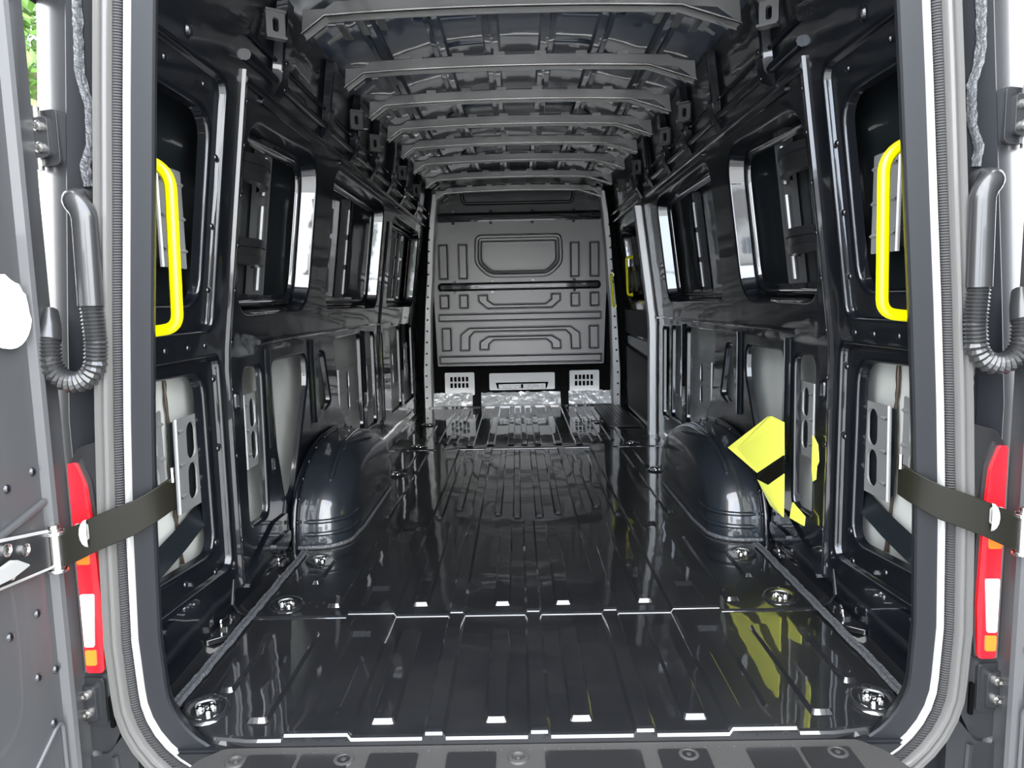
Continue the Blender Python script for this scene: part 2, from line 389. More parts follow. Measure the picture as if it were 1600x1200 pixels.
# ---- sliding door, closed
def sliding_door():
    d = empty('door_3', (0, 0, 0)); tag(d, None, None, None, 'structure')
    f = WM(1)
    o = bent_plate('door_frame', 'paint', 1, [(3.32, .0), (4.80, .0), (4.80, 1.87), (3.32, 1.87)], [hole(rpoly([(3.46, .90), (4.42, .90), (4.42, 1.45), (3.46, 1.45)], .09), .03)], .015, d)
    flange('window_reveal', 'paint_flat', 1, rpoly([(3.46, .90), (4.42, .90), (4.42, 1.45), (3.46, 1.45)], .09), .03, .10, .02, d, .015)
    bent_plate('outer_skin', 'skin_dark', 1, [(3.32, .80), (4.80, .80), (4.80, 1.60), (3.32, 1.60)], [], .13, d)
    mb = MB(); mb.prism(rpoly([(3.54, .62), (3.54, .82), (4.60, .82), (4.60, .63)], .02), f, .015, -.006); mb.build('trim_panel', 'grey_panel', d, 35, .003)
    mb = MB(); mb.prism(rpoly([(3.36, -.0), (3.40, .38), (3.52, .47), (4.55, .52), (4.45, .02)], .03), f, .015, -.010); mb.build('trim_panel', 'grey_panel', d, 35, .003)
    mb = MB(); mb.prism(rpoly([(3.56, .50), (3.62, .60), (4.5, .605), (4.5, .545)], .015), f, .012, -.002); mb.build('latch_plate', 'strip', d, 35, .003)
    for y in (3.72, 4.02, 4.25):
        zs = [.94+.05*i for i in range(10)]; mb = MB()
        mb.loft([[f(y-.03, z, .12), f(y-.025, z, .07), f(y+.025, z, .07), f(y+.03, z, .12)] for z in zs], False); mb.build('window_channel', 'paint_flat' if y != 3.72 else 'bracket', d, 40)
    for y in (4.08, 4.32):
        mb = MB(); mb.prism(rrect(y-.07, y+.07, .96, 1.16, .05), f, .05, .03, [rrect(y-.035, y+.035, 1.0, 1.12, .02)]); mb.build('hinge_plate', 'plastic_black', d, 35)
    for z in (1.54, 1.60):
        mb = MB(); mb.tube([f(y, z, 0) for y in [3.34+.12*i for i in range(12)]], .014, 8); mb.build('cant_rail', 'paint', d)
    return d
DR = sliding_door()

# ---- floor
RAISE = .011
def floor_panel(name, y0, y1, base, feats, parent, lip=False):
    """pressed sheet: feats = (x0, x1, ya, yb, h), sloped edges"""
    sl = .007; xs = {-.83, .83}; ys = {y0, y1}
    for (a, b, c, d, h) in feats:
        xs |= {a-sl/2, a+sl/2, b-sl/2, b+sl/2}
        for q in (c, d):
            if y0+.02 < q < y1-.02: ys |= {q-sl, q+sl}
    xs = sorted(xs); ys = sorted(ys)
    while True:
        add = [(p+q)/2 for p, q in zip(xs, xs[1:]) if q-p > .12] ; 
        if not add: break
        xs = sorted(xs+add)
    while True:
        add = [(p+q)/2 for p, q in zip(ys, ys[1:]) if q-p > .25]
        if not add: break
        ys = sorted(ys+add)
    def tr(v, a, b, e): return max(0, min(1, (v-(a-e))/(2*e), ((b+e)-v)/(2*e)))
    def H(x, y):
        return base + sum(h*min(tr(x, a, b, sl/2), tr(y, c, d, sl) if (c > y0 or d < y1) else 1) for (a, b, c, d, h) in feats)
    loops = [[(x, y, H(x, y)) for x in xs] for y in ys]
    first = loops[0]
    if lip == 'rear':
        loops = [[(x, y-.010, z-.045) for x, y, z in first], [(x, y-.010, z-.008) for x, y, z in first], [(x, y-.007, z-.002) for x, y, z in first]] + loops
    elif lip:
        loops = [[(x, y-.014, z-.010) for x, y, z in first], [(x, y-.012, z-.004) for x, y, z in first], [(x, y-.005, z) for x, y, z in first]] + loops
    if lip == 'rear':                                     # corners of the sheet are cut back round the door frame
        cut = lambda x: (max(0, abs(x)-.635)**2)*4.2
        loops = [[(x, max(y, cut(x)+min(y, 0)) if cut(x) > 0 else y, z) for x, y, z in L] for L in loops]
    mb = MB(); mb.loft(loops, False); return mb.build(name, 'floor_paint', parent, 14)
FL = empty('floor', (0, 0, 0)); tag(FL, None, None, None, 'structure')
long_r = [(-.54, -.40, -1, 9, RAISE), (.40, .54, -1, 9, RAISE), (-.243, -.200, -1, 9, RAISE), (.200, .243, -1, 9, RAISE)]
mid_r = (-.021, .021)
floor_panel('rear_floor_panel', 0, .58, 0, long_r + [(*mid_r, -1, 9, RAISE)] + [(-.500, -.444, .07, .45, -.010), (.444, .500, .07, .45, -.010)], FL, 'rear')
floor_panel('middle_floor_panel', .575, 2.90, .006, long_r + [(*mid_r, -1, 1.42, RAISE)] + [(-.505, -.450, .62, .745, -.010), (.450, .505, .62, .745, -.010), (-.50, -.45, 1.2, 1.36, -.01), (.45, .5, 1.2, 1.36, -.01)], FL, True)
floor_panel('front_floor_panel', 2.89, 4.66, .012, [(-.235, -.19, 2.95, 4.62, .008), (.19, .235, 2.95, 4.62, .008), (-.105, -.065, 2.95, 4.62, .008), (.065, .105, 2.95, 4.62, .008), (-.018, .018, 2.95, 4.62, .008), (-.36, -.32, 2.92, 4.62, .008), (.32, .36, 2.92, 4.62, .008)], FL, True)
def rib_mesh(w_, L, h=.010, t=.008):
    a = w_/2; mb = MB()
    lo = [(-a, 0), (a, 0), (a, L), (-a, L)]; hi = [(-a+t*.7, .0075), (a-t*.7, .0075), (a-t*.7, L-.0075), (-a+t*.7, L-.0075)]
    mb.loft([[(x, y, 0) for x, y in rpoly(lo, .010, 3)], [(x, y, h) for x, y in rpoly(hi, .008, 3)]], True, False, True)
    return mb.mesh('floor_rib', 'floor_paint', 25)
ribs = [(x*sx, ya, yb, w_) for sx in (-1, 1) for (x, ya, yb, w_) in (
    (.092, .035, .47, .052), (.338, .035, .47, .056), (.615, .045, .47, .050), (.735, .17, .46, .038),
    (.090, .615, 1.40, .050), (.335, .62, 1.38, .052), (.595, .62, 1.20, .045), (.70, .80, 1.02, .03),
    (.047, 1.48, 2.83, .036), (.128, 1.52, 2.83, .034), (.300, 1.60, 2.83, .036), (.375, 1.48, 2.83, .034), (.475, 1.48, 2.83, .034), (.600, 1.50, 2.20, .04),
    (.590, 2.30, 2.80, .03), (.655, 2.35, 2.80, .03), (.44, 3.0, 4.4, .03), (.50, 3.0, 4.4, .03), (.56, 3.05, 4.3, .03), (.64, 3.0, 3.7, .03))]
cache = {}
for (x, ya, yb, w_) in ribs:
    k = (round(yb-ya, 3), w_)
    if k not in cache: cache[k] = rib_mesh(w_, yb-ya)
    put(cache[k], 'floor_rib', FL, (x, ya, .0005 if ya < .575 else (.0065 if ya < 2.88 else .0125)))
for s in (-1, 1):
    mb = MB(); loops = []                                   # gutter between floor sheet and wall
    for (y, dz) in ((-.0, -.02), (.35, -.006), (.6, .0), (1.2, .0), (2.4, .0), (4.7, .0)):
        loops.append([(s*.825, y, dz+.004), (s*.86, y, dz-.002), (s*.905, y, dz+.012)])
    mb.loft(loops, False); mb.build('floor_gutter', 'floor_paint', FL, 40)
    mb = MB(); pts = subdiv_path([(s*.826, .11, .006), (s*.822, .6, .012), (s*.822, 1.10, .014)], .02)   # brushed sealant along the joint
    loops = []
    for p in pts:
        j = random.uniform(-.002, .002)
        loops.append([(p.x-.013+j, p.y, p.z-.003), (p.x-.008+j, p.y, p.z+.004), (p.x+j, p.y, p.z+.001), (p.x+.008+j, p.y, p.z+.005), (p.x+.014+j, p.y, p.z-.003)])
    mb.loft(loops, False); mb.build('sealant_bead', 'sealant', FL, 50)
    # cross joint running up to the wall, with a little raised bridge
    mb = MB(); mb.tube([(s*.83, .565, .012), (s*.86, .575, .014), (s*.884, .60, .03), (s*.886, .62, .10)], .004, 6); mb.build('joint_lip', 'floor_paint', FL)
    mb = MB(); mb.prism(rpoly([(s*.835, .44), (s*.885, .40), (s*.885, .62), (s*.845, .56)], .015), lambda a, b, c: (a, b, c), .0, .014); mb.build('joint_plate', 'floor_paint', FL, 35, .004)
# lip and foil-like kick panel at the front end of the floor
mb = MB(); mb.prism(rpoly([(-.80, 4.60), (.76, 4.60), (.76, 4.66), (-.80, 4.66)], .01), lambda a, b, c: (a, b, c), .008, .022); mb.build('front_lip', 'floor_paint', FL, 35, .004)
KP = []
for (x0, x1) in ((-.80, -.43), (-.355, .33), (.40, .765)):
    loops = []
    for i in range(7):
        z = .012+.115*i/6; loops.append([(x0+(x1-x0)*k/24, 4.655+.05*i/6+random.uniform(-.003, .003), z+(random.uniform(-.006, .006) if i == 6 else 0)) for k in range(25)])
    mb = MB(); mb.loft(loops, False); mb.build('kick_panel', 'foil', FL, 60)
# step well beside the sliding door
mb = MB(); mb.box(.60, .82, 3.50, 4.52, .016, .026); st = mb.build('step_mat', 'plastic_black', FL, 35, .004)
me = MB(); me.box(-.004, .004, 0, .96, 0, .005); me = me.mesh('step_groove', 'plastic_black', 0)
for i in range(7): put(me, 'step_groove', FL, (.625+.028*i, 3.53, .0262))

# ---- roof
def RZ(x): return 1.955 - .085*(abs(x)/.70)**2.6
RF = empty('ceiling', (0, 0, 0)); tag(RF, None, None, None, 'structure')
mb = MB(); xs = [-.768+.064*i for i in range(25)]
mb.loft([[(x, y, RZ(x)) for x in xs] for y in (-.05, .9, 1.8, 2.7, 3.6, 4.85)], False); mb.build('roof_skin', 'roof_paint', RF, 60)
mb = MB(); mb.loft([[(-.962, y, 1.50), (-.938, y, 1.78), (-.88, y, 1.93), (-.72, y, 2.02), (0, y, 2.06), (.72, y, 2.02), (.88, y, 1.93), (.938, y, 1.78), (.962, y, 1.50)] for y in (.0, 1, 2.4, 4.80)], False); mb.build('outer_roof', 'body_paint', RF, 50)
for x in (-.555, -.325, -.112, .112, .325, .555):
    z = RZ(x); mb = MB(); mb.loft([[(x-.035, y, z), (x-.026, y, z-.016), (x-.006, y, z-.018), (x-.004, y, z-.008), (x+.004, y, z-.008), (x+.006, y, z-.018), (x+.026, y, z-.016), (x+.035, y, z)] for y in (.02, 1.6, 3.2, 4.7)], False)
    mb.build('roof_rib', 'roof_paint', RF, 30)
for (y, x0, x1) in ((1.22, -.62, .62), (1.72, -.55, .55), (2.62, -.55, .55), (3.6, -.5, .5)):    # shallow pressed outlines in the roof bays
    for sx in (-1, 1):
        P = bend_path([(sx*.14, y-.10, RZ(.14)-.003), (sx*.30, y-.10, RZ(.30)-.003), (sx*.42, y+.12, RZ(.42)-.003), (sx*.16, y+.14, RZ(.16)-.003)], .08)
        mb = MB(); mb.tube(P, .006, 6); mb.build('roof_press_line', 'roof_paint', RF)

# roof bows (removable cross members): polygon measured in x, z
BOW = [(-.687, 1.747), (-.680, 1.820), (-.612, 1.822), (-.578, 1.844)] + [(-.5+.1*i, 1.858-.012*((-.5+.1*i)/.5)**2) for i in range(11)] + [(.578, 1.844), (.612, 1.822), (.680, 1.820), (.687, 1.747), (.612, 1.800)] + [(.5-.1*i, 1.816-.010*((.5-.1*i)/.5)**2) for i in range(11)] + [(-.612, 1.800)]
ORD = ['nearest the rear door opening', 'second from the rear door opening', 'third from the rear door opening', 'fourth from the rear door opening', 'fourth from the bulkhead', 'third from the bulkhead', 'second from the bulkhead', 'just above the bulkhead']
tabme = MB().box(-.022, .022, -.004, .03, -.004, .012).mesh('bow_tab', 'beam_paint', 0)
def bow(y, i):
    e = empty('roof_bow', (0, y, 0), 'dark grey pressed-steel roof crossmember, ' + ORD[i], 'roof bow', 'roof crossmembers')
    f = lambda a, b, c: (a, c, b)
    mb = MB(); mb.prism(BOW, f, 0, .006); bf_ = mb.build('bow_face', 'beam_paint', e, 30, .002)
    inn = BOW[:]; lower = BOW[-13:] + [BOW[0]]; lower = [BOW[-13]] + BOW[-12:] + [BOW[0]]
    mb = MB(); lo = [(.687, 1.747)] + BOW[-12:] + [(-.687, 1.747)]
    mb.loft([[(a, -.006, b-.003) for a, b in lo], [(a, -.008, b-.0005) for a, b in lo], [(a, -.002, b+.004) for a, b in lo], [(a, .05, b+.006) for a, b in lo], [(a, .05, b-.002) for a, b in lo]], False); mb.build('bow_lower_flange', 'beam_paint', e, 30)
    mb = MB(); mb.tube([(a, -.005, b) for a, b in lo], .0042, 6); mb.build('bow_highlight', 'steel', bf_, 60)  # bright bead added to imitate the highlight along the lower edge
    mb = MB(); hi = BOW[1:17]
    mb.loft([[(a, 0, b) for a, b in hi], [(a, .03, b+.012) for a, b in hi], [(a, .055, b+.012) for a, b in hi]], False); mb.build('bow_upper_flange', 'beam_paint', e, 30)
    for x in (-.40, -.24, -.08, .08, .24, .40): put(tabme, 'bow_tab', bf_, (x, 0, 1.857-.012*(x/.5)**2))
    for sx in (-1, 1):
        for k in range(2):
            mb = MB(); mb.tube([(sx*(.660-.03*k), .05+.05*k, 1.752), (sx*(.615-.03*k), .05+.05*k, 1.783)], .006, 6); mb.build('end_brace', 'beam_paint', e)
        for k, (xx, zz) in enumerate(((.58, 1.80), (.52, 1.815), (.46, 1.83))):     # gusset fingers behind the ends
            mb = MB(); mb.box(sx*xx-.014, sx*xx+.014, .06, .20, zz-.004, zz+.004); mb.build('gusset_finger', 'beam_paint', e, 0, .003)
    return e
for i, y in enumerate((.93, 1.49, 1.95, 2.40, 2.85, 3.34, 3.95, 4.58)): bow(y, i)
# cant-rail clip boxes
def clip_parts(s):
    f = lambda a, b, c: (-s*c, a, b)
    mb = MB(); mb.prism(rrect(-.028, .028, -.040, .040, .005, 2), f, 0, .014, [rrect(-.009, .009, -.020, .020, .008, 3)]); pl = mb.mesh('clip_plate', 'beam_paint', 30)
    mb = MB(); mb.box(min(0, -s*.034), max(0, -s*.024), -.030, .030, .034, .041); fl = mb.mesh('clip_flange', 'beam_paint', 30)
    return pl, fl
NTH = ['nearest the rear doors', 'second from the rear doors', 'third from the rear doors', 'fourth from the rear doors', 'nearest the bulkhead']
for s in (-1, 1):
    pl, fl = clip_parts(s)
    for i, (y, z) in enumerate(((.80, 1.725), (1.86, 1.715), (2.28, 1.705), (3.12, 1.71), (3.75, 1.70))):
        e = empty('roof_clip', (s*(XW(z)-.028), y, z), 'slotted metal clip under roof edge %s, %s' % (SIDE[s], NTH[i]), 'clip', 'roof edge clips')
        e.rotation_euler = (0, 0, s*.95)
        put(pl, 'clip_plate', e); put(fl, 'clip_flange', e); put(fl, 'clip_flange', e, (0, 0, -.075))

# ---- bulkhead
BY = 4.72
BK = empty('wall_front', (0, BY, 0)); tag(BK, None, None, None, 'structure')
fb = lambda a, b, c: (a-.008, c, b)
hexo = rpoly([(-.366, 1.470), (-.374, 1.225), (-.255, 1.115), (.255, 1.115), (.374, 1.225), (.366, 1.470)], .06)
panel = rpoly([(-.735, 1.60), (-.748, 1.13), (-.715, .35), (.715, .35), (.748, 1.13), (.735, 1.60)], .02)
GROOVES = []
def emb(poly, h=.010, name='panel_emboss', r=.006, m='bulk'):
    L = rpoly(poly, r, 3) if r else poly
    GROOVES.append(offset(L, .009))
    mb = MB(); mb.loft([[fb(a, b, .0) for a, b in offset(L, .009)], [fb(a, b, .012) for a, b in offset(L, .004)], [fb(a, b, .012) for a, b in offset(L, .001)], [fb(a, b, -h) for a, b in offset(L, -.007)], [fb(a, b, -h-.002) for a, b in offset(L, -.010)]], True)
    C_ = offset(L, -.010); mb.add([fb(a, b, -h-.002) for a, b in C_], [tuple(t) for t in tessellate_polygon([[Vector((a, b, 0)) for a, b in C_]])])
    return mb.build(name, m, BK, 30)
def rect(x0, x1, z0, z1): return [(x0, z0), (x1, z0), (x1, z1), (x0, z1)]
# window: raised frame, sunk ring, matt infill
mb = MB(); loops = []
for (d, w_) in ((.006, .002), (.004, -.016), (-.010, -.022), (-.024, -.018), (-.030, .012), (-.046, .016), (-.052, -.004), (-.060, -.008), (-.072, -.006)): loops.append([fb(a, b, w_) for a, b in offset(hexo, d)])
mb.loft(loops, True); mb.build('window_frame', 'bulk', BK, 40)
L = offset(hexo, -.072); mb = MB(); mb.prism(L, fb, -.006, .004); mb.build('window_infill', 'bulk', BK, 30)
for sx in (-1, 1):
    for (a, b) in ((.605, .680), (.440, .512)):
        emb(rect(min(sx*a, sx*b), max(sx*a, sx*b), 1.106, 1.393)); emb(rect(min(sx*a, sx*b), max(sx*a, sx*b), .857, .969))
    emb(rect(min(sx*.594, sx*.672), max(sx*.594, sx*.672), .493, .688))
    pass
emb([(-.35, .966), (-.35, .912), (-.278, .849), (.278, .849), (.35, .912), (.35, .966), (.272, .966), (.272, .921), (.222, .884), (-.222, .884), (-.272, .921), (-.272, .966)], r=.004)
emb(rect(-.695, .695, .746, .806)); emb(rect(-.697, .697, .381, .445))
emb([(-.517, .493), (-.512, .63), (-.436, .687), (.436, .687), (.512, .63), (.517, .493), (.438, .493), (.434, .61), (.392, .653), (-.392, .653), (-.434, .61), (-.438, .493)], r=.004)
emb([(-.35, .496), (-.348, .565), (-.275, .612), (.275, .612), (.348, .565), (.35, .496), (.273, .496), (.268, .545), (.228, .579), (-.228, .579), (-.268, .545), (-.273, .496)], r=.004)
mb = MB(); mb.prism(panel, fb, 0, .03, [offset(hexo, .006)] + GROOVES); mb.build('bulkhead_panel', 'bulk', BK, 30)
for (z0, z1, hw) in ((1.012, 1.062, .685), (1.590, 1.645, .70)):                      # lashing rails
    mb = MB(); L = rrect(-hw, hw, z0, z1, .022)
    mb.loft([[fb(a, b, w_) for a, b in offset(L, d)] for d, w_ in ((.012, 0), (.010, -.02), (-.002, -.024), (-.010, -.004), (-.016, -.004), (-.020, -.018))], True, False, True)
    mb.build('lashing_rail', 'paint_flat', BK, 40)
    for x in (-.55, -.23, .12, .47):
        for dz in (z0-.03, z1+.012): mb = MB(); mb.prism(rrect(x-.012, x+.012, dz, dz+.018, .004, 2), fb, 0, -.012); mb.build('rail_tab', 'paint_flat', BK, 30)
# header above the panel with a sunk tray
mb = MB(); mb.prism(rpoly([(-.76, 1.60), (.76, 1.60), (.72, 1.86), (-.72, 1.86)], .02), fb, .02, .05); mb.build('bulkhead_header', 'header', BK, 30)
mb = MB(); L = rpoly([(-.455, 1.74), (.455, 1.74), (.47, 1.85), (-.47, 1.85)], .03); mb.loft([[fb(a, b, w_) for a, b in offset(L, d)] for d, w_ in ((.02, .02), (.012, .004), (.002, .004), (-.008, .016))], True, False, True); mb.build('header_tray', 'header', BK, 40)
mb = MB(); mb.prism(rpoly([(-.74, 1.80), (-.70, 1.845), (.70, 1.845), (.74, 1.80), (.74, 1.97), (-.74, 1.97)], .01), fb, .06, .10); mb.build('header_closing', 'header', BK, 30)
# side flanges: pale strips with rivets, dark trims inside them
for s in (-1, 1):
    zz = [.0, .32, .85, 1.12, 1.40, 1.62, 1.80]; xo = [.838, .838, .808, .782, .765, .742, .715]; wd = [.060, .060, .046, .044, .044, .042, .038]
    mb = MB(); mb.loft([[(s*x, -.10, z), (s*(x-.006), -.106, z), (s*(x-d_), -.106, z), (s*(x-d_-.012), -.095, z), (s*(x-d_-.012), .02, z)] for x, z, d_ in zip(xo, zz, wd)], False)
    fl_ = mb.build('side_flange', 'strip', BK, 40)
    for k in range(16):
        z = .1+.095*k; x = .815-.10*max(0, z-.3)*.55
        put(rivet_me, 'flange_rivet', BK, (s*x, -.106, z), (PI/2, 0, 0))
    mb = MB(); mb.prism(rpoly([(s*.725, .36), (s*.79, .40), (s*.765, 1.13), (s*.745, 1.13)], .01), lambda a, b, c: (a, c, b), -.02, .03); mb.build('side_trim', 'black', BK, 30)
    mb = MB(); mb.prism(rpoly([(s*.66, -.12), (s*1.03, -.12), (s*1.03, .7), (s*.93, 1.80), (s*.88, 1.93), (s*.66, 2.02)], .01), lambda a, b, c: (a, c, b), .052, .07); mb.build('side_closing', 'black', BK, 30)
# dark foot recess with three pale panels and their grilles
mb = MB(); mb.box(-.82, .82, .10, .13, -.02, .40); mb.build('foot_recess', 'black', BK, 0)
mb = MB(); mb.box(-.80, .80, .0, .12, .345, .36); mb.build('recess_top', 'black', BK, 0)
for (x0, x1) in ((-.672, -.415), (.415, .672)):
    cells = [rrect(x0+.045+.034*i, x0+.068+.034*i, z0, z0+.042, .004, 2) for i in range(5) for z0 in (.165, .220)]
    mb = MB(); mb.prism(rrect(x0, x1, .10, .300, .012), lambda a, b, c: (a, c, b), .03, .045, cells); mb.build('vent_panel', 'bulk_low', BK, 30, .002)
    mb = MB(); mb.box(x0+.03, x1-.03, .055, .06, .15, .28); mb.build('vent_backing', 'black', BK, 0)
mb = MB(); mb.prism(rrect(-.285, .285, .14, .287, .012), lambda a, b, c: (a, c, b), .03, .045, [rpoly([(-.215, .148), (.215, .148), (.232, .205), (-.232, .205)], .01)]); mb.build('heater_panel', 'bulk_low', BK, 30, .002)
mb = MB(); mb.prism(rrect(-.205, .205, .148, .188, .006), lambda a, b, c: (a, c, b), .050, .06); mb.build('heater_grille', 'bulk_low', BK, 30)
me = MB().prism(rrect(-.012, .012, -.012, .012, .004, 2), lambda a, b, c: (a, c, b), -.003, .004).mesh('grille_cell', 'bracket', 0)
for i in range(11): put(me, 'grille_cell', BK, (-.175+.035*i, .050, .168))
mb = MB(); mb.box(-.009, .009, .044, .05, .152, .186); mb.build('grille_latch', 'black', BK, 0)
# small yellow grab bar on the pale flange by the sliding door
e = empty('grab_bar', (.762, 4.58, .98), 'slim yellow grab bar on the pale flange beside the bulkhead', 'grab bar')
mb = MB(); mb.tube(bend_path([(.01, .03, .13), (-.01, -.03, .13), (.012, -.03, -.13), (.03, .03, -.13)], .02), .009, 8); mb.build('bar', 'yellow', e)
for z in (.13, -.13): mb = MB(); mb.tube([(.012 if z > 0 else .03, .032, z), (.010 if z > 0 else .028, .022, z)], .016, 10); mb.build('mount', 'yellow', e)
e = empty('grab_bar', (.845, 4.25, 1.06), 'slim yellow bar added as a painted reflection across the sliding door window', 'grab bar')  # bar and mounts added to imitate a yellow reflection on the door
mb = MB(); mb.tube(bend_path([(.03, 0, .17), (-.01, 0, .17), (.0, 0, -.12), (.04, 0, -.12)], .02), .010, 8); mb.build('bar', 'yellow', e)
for z in (.17, -.12): mb = MB(); mb.tube([(.028, 0, z), (.04, 0, z)], .016, 10); mb.build('mount', 'yellow', e)

# ------------------------------------------------------------------ rear opening: frame, lip, seals, body pillars
def half_opening(n=10):
    """right half, from bottom centre round to top centre: (x, z)"""
    pts = [(0, -.055), (.2, -.055), (.4, -.055), (.58, -.055)]
    pts += [(.58+.193*math.sin(t), .115-.170*math.cos(t)) for t in [PI/2*i/n for i in range(1, n+1)]]
    pts += [(.778, .22), (.770, .45), (.756, .68), (.741, .88), (.724, 1.08), (.706, 1.30), (.690, 1.48), (.675, 1.62)]
    pts += [(.56+.10*math.cos(t), 1.72+.08*math.sin(t)) for t in [PI/2*i/6 for i in range(1, 7)]]
    pts += [(.3, 1.80), (0, 1.80)]
    return pts
def opening():
    h = half_opening(); return h + [(-x*1.013, z) for x, z in h[::-1][1:-1]]
OP = opening()
fr = empty('wall_rear', (0, 0, 0)); tag(fr, None, None, None, 'structure')
def ring(name, m, prof, smooth=40, parent=fr):
    mb = MB(); mb.loft([[(a, y, b) for a, b in offset(OP, d)] for d, y in prof], True); return mb.build(name, m, parent, smooth)
ring('frame_return', 'frame_dark', [(.10, .060), (.030, .055), (.012, .040), (.003, .020), (0, .008), (.003, .003), (.042, -.002)])
ring('frame_lip', 'strip', [(.041, -.002), (.043, -.010), (.046, -.014), (.050, -.013), (.052, .0)])  # pale colour puts the bright reflection into the rounded paint edge
ring('seal_ribbed_strip', 'seal_ribbed', [(.051, -.002), (.052, -.012), (.058, -.018), (.065, -.020), (.066, -.008)])
ring('seal_bulb', 'seal_grey', [(.066, -.008), (.067, -.026), (.071, -.032), (.077, -.033), (.080, -.027), (.083, -.027), (.087, -.034), (.095, -.034), (.100, -.026), (.101, .0)])
ring('gutter_edge', 'strip', [(.1005, .002), (.1015, -.006), (.103, -.006), (.104, .004)])
def pillar_x(z):                                          # outer edge of the rear-facing pillar
    return .945 - .075*max(0, z-.7)**1.2
def body_side(s):
    p = empty('body_pillar', (0, 0, 0), 'dark grey rear corner of the van body ' + SIDE[s], 'body pillar', 'rear body corners')
    zs = [-.30, -.10, .05, .2, .45, .68, .88, 1.08, 1.30, 1.48, 1.62, 1.80]
    def inner(z):
        pts = half_opening(); best = .0
        side = [q for q in pts if q[0] > .57 and q[1] < 1.75]
        for (a, b), (c, d) in zip(side, side[1:]):
            if b <= z <= d: best = a+(c-a)*(z-b)/(d-b) if d > b else a
        if z < -.05: best = .66
        if z > 1.6: best = .655
        return best+.103
    mb = MB(); loops = []
    for z in zs:
        i = inner(z); o_ = .942-.085*max(0, z-.7)
        loops.append([(s*i, .004, z), (s*(i+.02), .012, z), (s*max(i+.021, o_-.02), .012, z), (s*max(i+.022, o_-.004), .010, z), (s*o_, .014, z)])
    mb.loft(loops, False); mb.build('pillar_face', 'frame_dark', p, 30)
    mb = MB(); loops2 = []
    for z, L in zip(zs, loops):
        x = abs(L[-1][0]); loops2.append([(s*x, .014, z), (s*(x+.010), .017, z), (s*(x+.055), .031, z), (s*(x+.075), .045, z), (s*(x+.083), .09, z), (s*(x+.085), .4, z), (s*(x+.088), 1.2, z), (s*(x+.088), 4.8, z)])
    mb.loft(loops2, False); mb.build('outer_side', 'body_paint', p, 50)
    # rough sealant runs in the gutter
    for path in ([(.838, 1.62), (.850, 1.48), (.856, 1.36), (.853, 1.33), (.842, 1.29), (.846, 1.22), (.862, 1.18), (.858, 1.14)], [(.868, 1.06), (.868, .9), (.866, .70)]):
        P = subdiv_path([(s*a, .008, b) for a, b in path], .008)
        mb = MB(); mb.loft([[(q.x+dx+random.uniform(-.0015, .0015), .010-dy, q.z) for dx, dy in ((-.010, 0), (-.006, .006), (.0, .004), (.006, .006), (.010, 0))] for q in P], False); mb.build('sealant_run', 'sealant', p, 60)
    # lower corner cover with bead and rounded foot
    f = lambda a, b, c: (s*a, c, b)
    mb = MB(); mb.prism(rpoly([(.842, .215), (.90, .15), (.955, .15), (.955, -.02), (.905, -.03), (.862, .06), (.848, .06)], .006), f, .012, -.004); mb.build('lower_cover', 'body_paint', p, 30, .003)
    mb = MB(); mb.prism(rpoly([(.846, .05), (.905, -.025), (.955, -.035), (.955, -.40), (.79, -.40), (.846, -.12)], .008), f, .012, -.012); mb.build('bumper_corner', 'body_paint', p, 30, .004)
    mb = MB(); mb.tube([(s*.866, -.006, .17), (s*.868, -.006, .07)], .005, 6); mb.build('cover_bead', 'strip', p)
    mb = MB(); mb.tube([(s*.893, -.014, -.03), (s*.889, -.014, -.14), (s*.88, -.014, -.35)], .007, 6); mb.build('corner_bead', 'body_paint', p)
    mb = MB(); mb.prism(rrect(.890, .899, .03, .10, .003, 2), f, -.010, -.004); mb.build('cover_slot', 'black', p)
    for z in (.49, .30, .17, .06):
        mb = MB(); L = [(.842+.008*math.cos(q*PI/5), z+.011*math.sin(q*PI/5)) for q in range(10)]; mb.prism(L, f, -.006, .010); mb.build('rubber_plug', 'black', p, 40)
    return p
for s in (-1, 1): body_side(s)
# rear header box and closing plates so that light enters only through the opening
mb = MB(); mb.box(-.80, .80, .0, .06, 1.87, 2.02); mb.build('rear_header', 'body_paint', fr, 0)

for s in (-1, 1):
    mb = MB(); mb.prism(rpoly([(s*.56, -.009), (s*.76, -.009), (s*.84, .06), (s*.84, .24), (s*.62, .24)], .006), lambda a, b, c: (a, b, c), -.024, -.050); mb.build('sill_corner', 'frame_dark', fr, 30, .003)
    mb = MB(); mb.prism([(s*.55, -.13), (s*.70, -.13), (s*.765, -.06), (s*.79, -.03), (s*.55, -.03)], lambda a, b, c: (a, c, b), -.0125, .05); mb.build('sill_end', 'frame_dark', fr, 30)
# step trim on the sill
T1 = empty('trim_1', (0, 0, 0)); tag(T1, None, None, None, 'structure')
mb = MB(); mb.prism(rpoly([(-.66, -.012), (.66, -.012), (.70, -.05), (.74, -.16), (-.74, -.16), (-.70, -.05)], .012), lambda a, b, c: (a, b, c), -.018, -.060); mb.build('sill_plate', 'sill', T1, 30, .004)
mb = MB(); mb.box(-.80, .80, -.24, -.16, -.10, -.045); mb.build('sill_front', 'sill', T1, 30, .012)
pad = MB().prism(rrect(-.05, .05, -.045, .045, .006, 3), lambda a, b, c: (a, b, c), 0, .004).mesh('grip_pad', 'plastic_black', 30)
for x in (-.55, -.44, -.30, -.14, .06, .155, .29, .47, .58): put(pad, 'grip_pad', T1, (x, -.085, -.0185))
dot = dome('grip_dot', .0022, .0016, 'sill')
for x in [-.53+.03*i for i in range(36)]:
    if abs(abs(x)-.21) > .02: put(dot, 'grip_dot', T1, (x, -.030, -.018))
cup = MB()
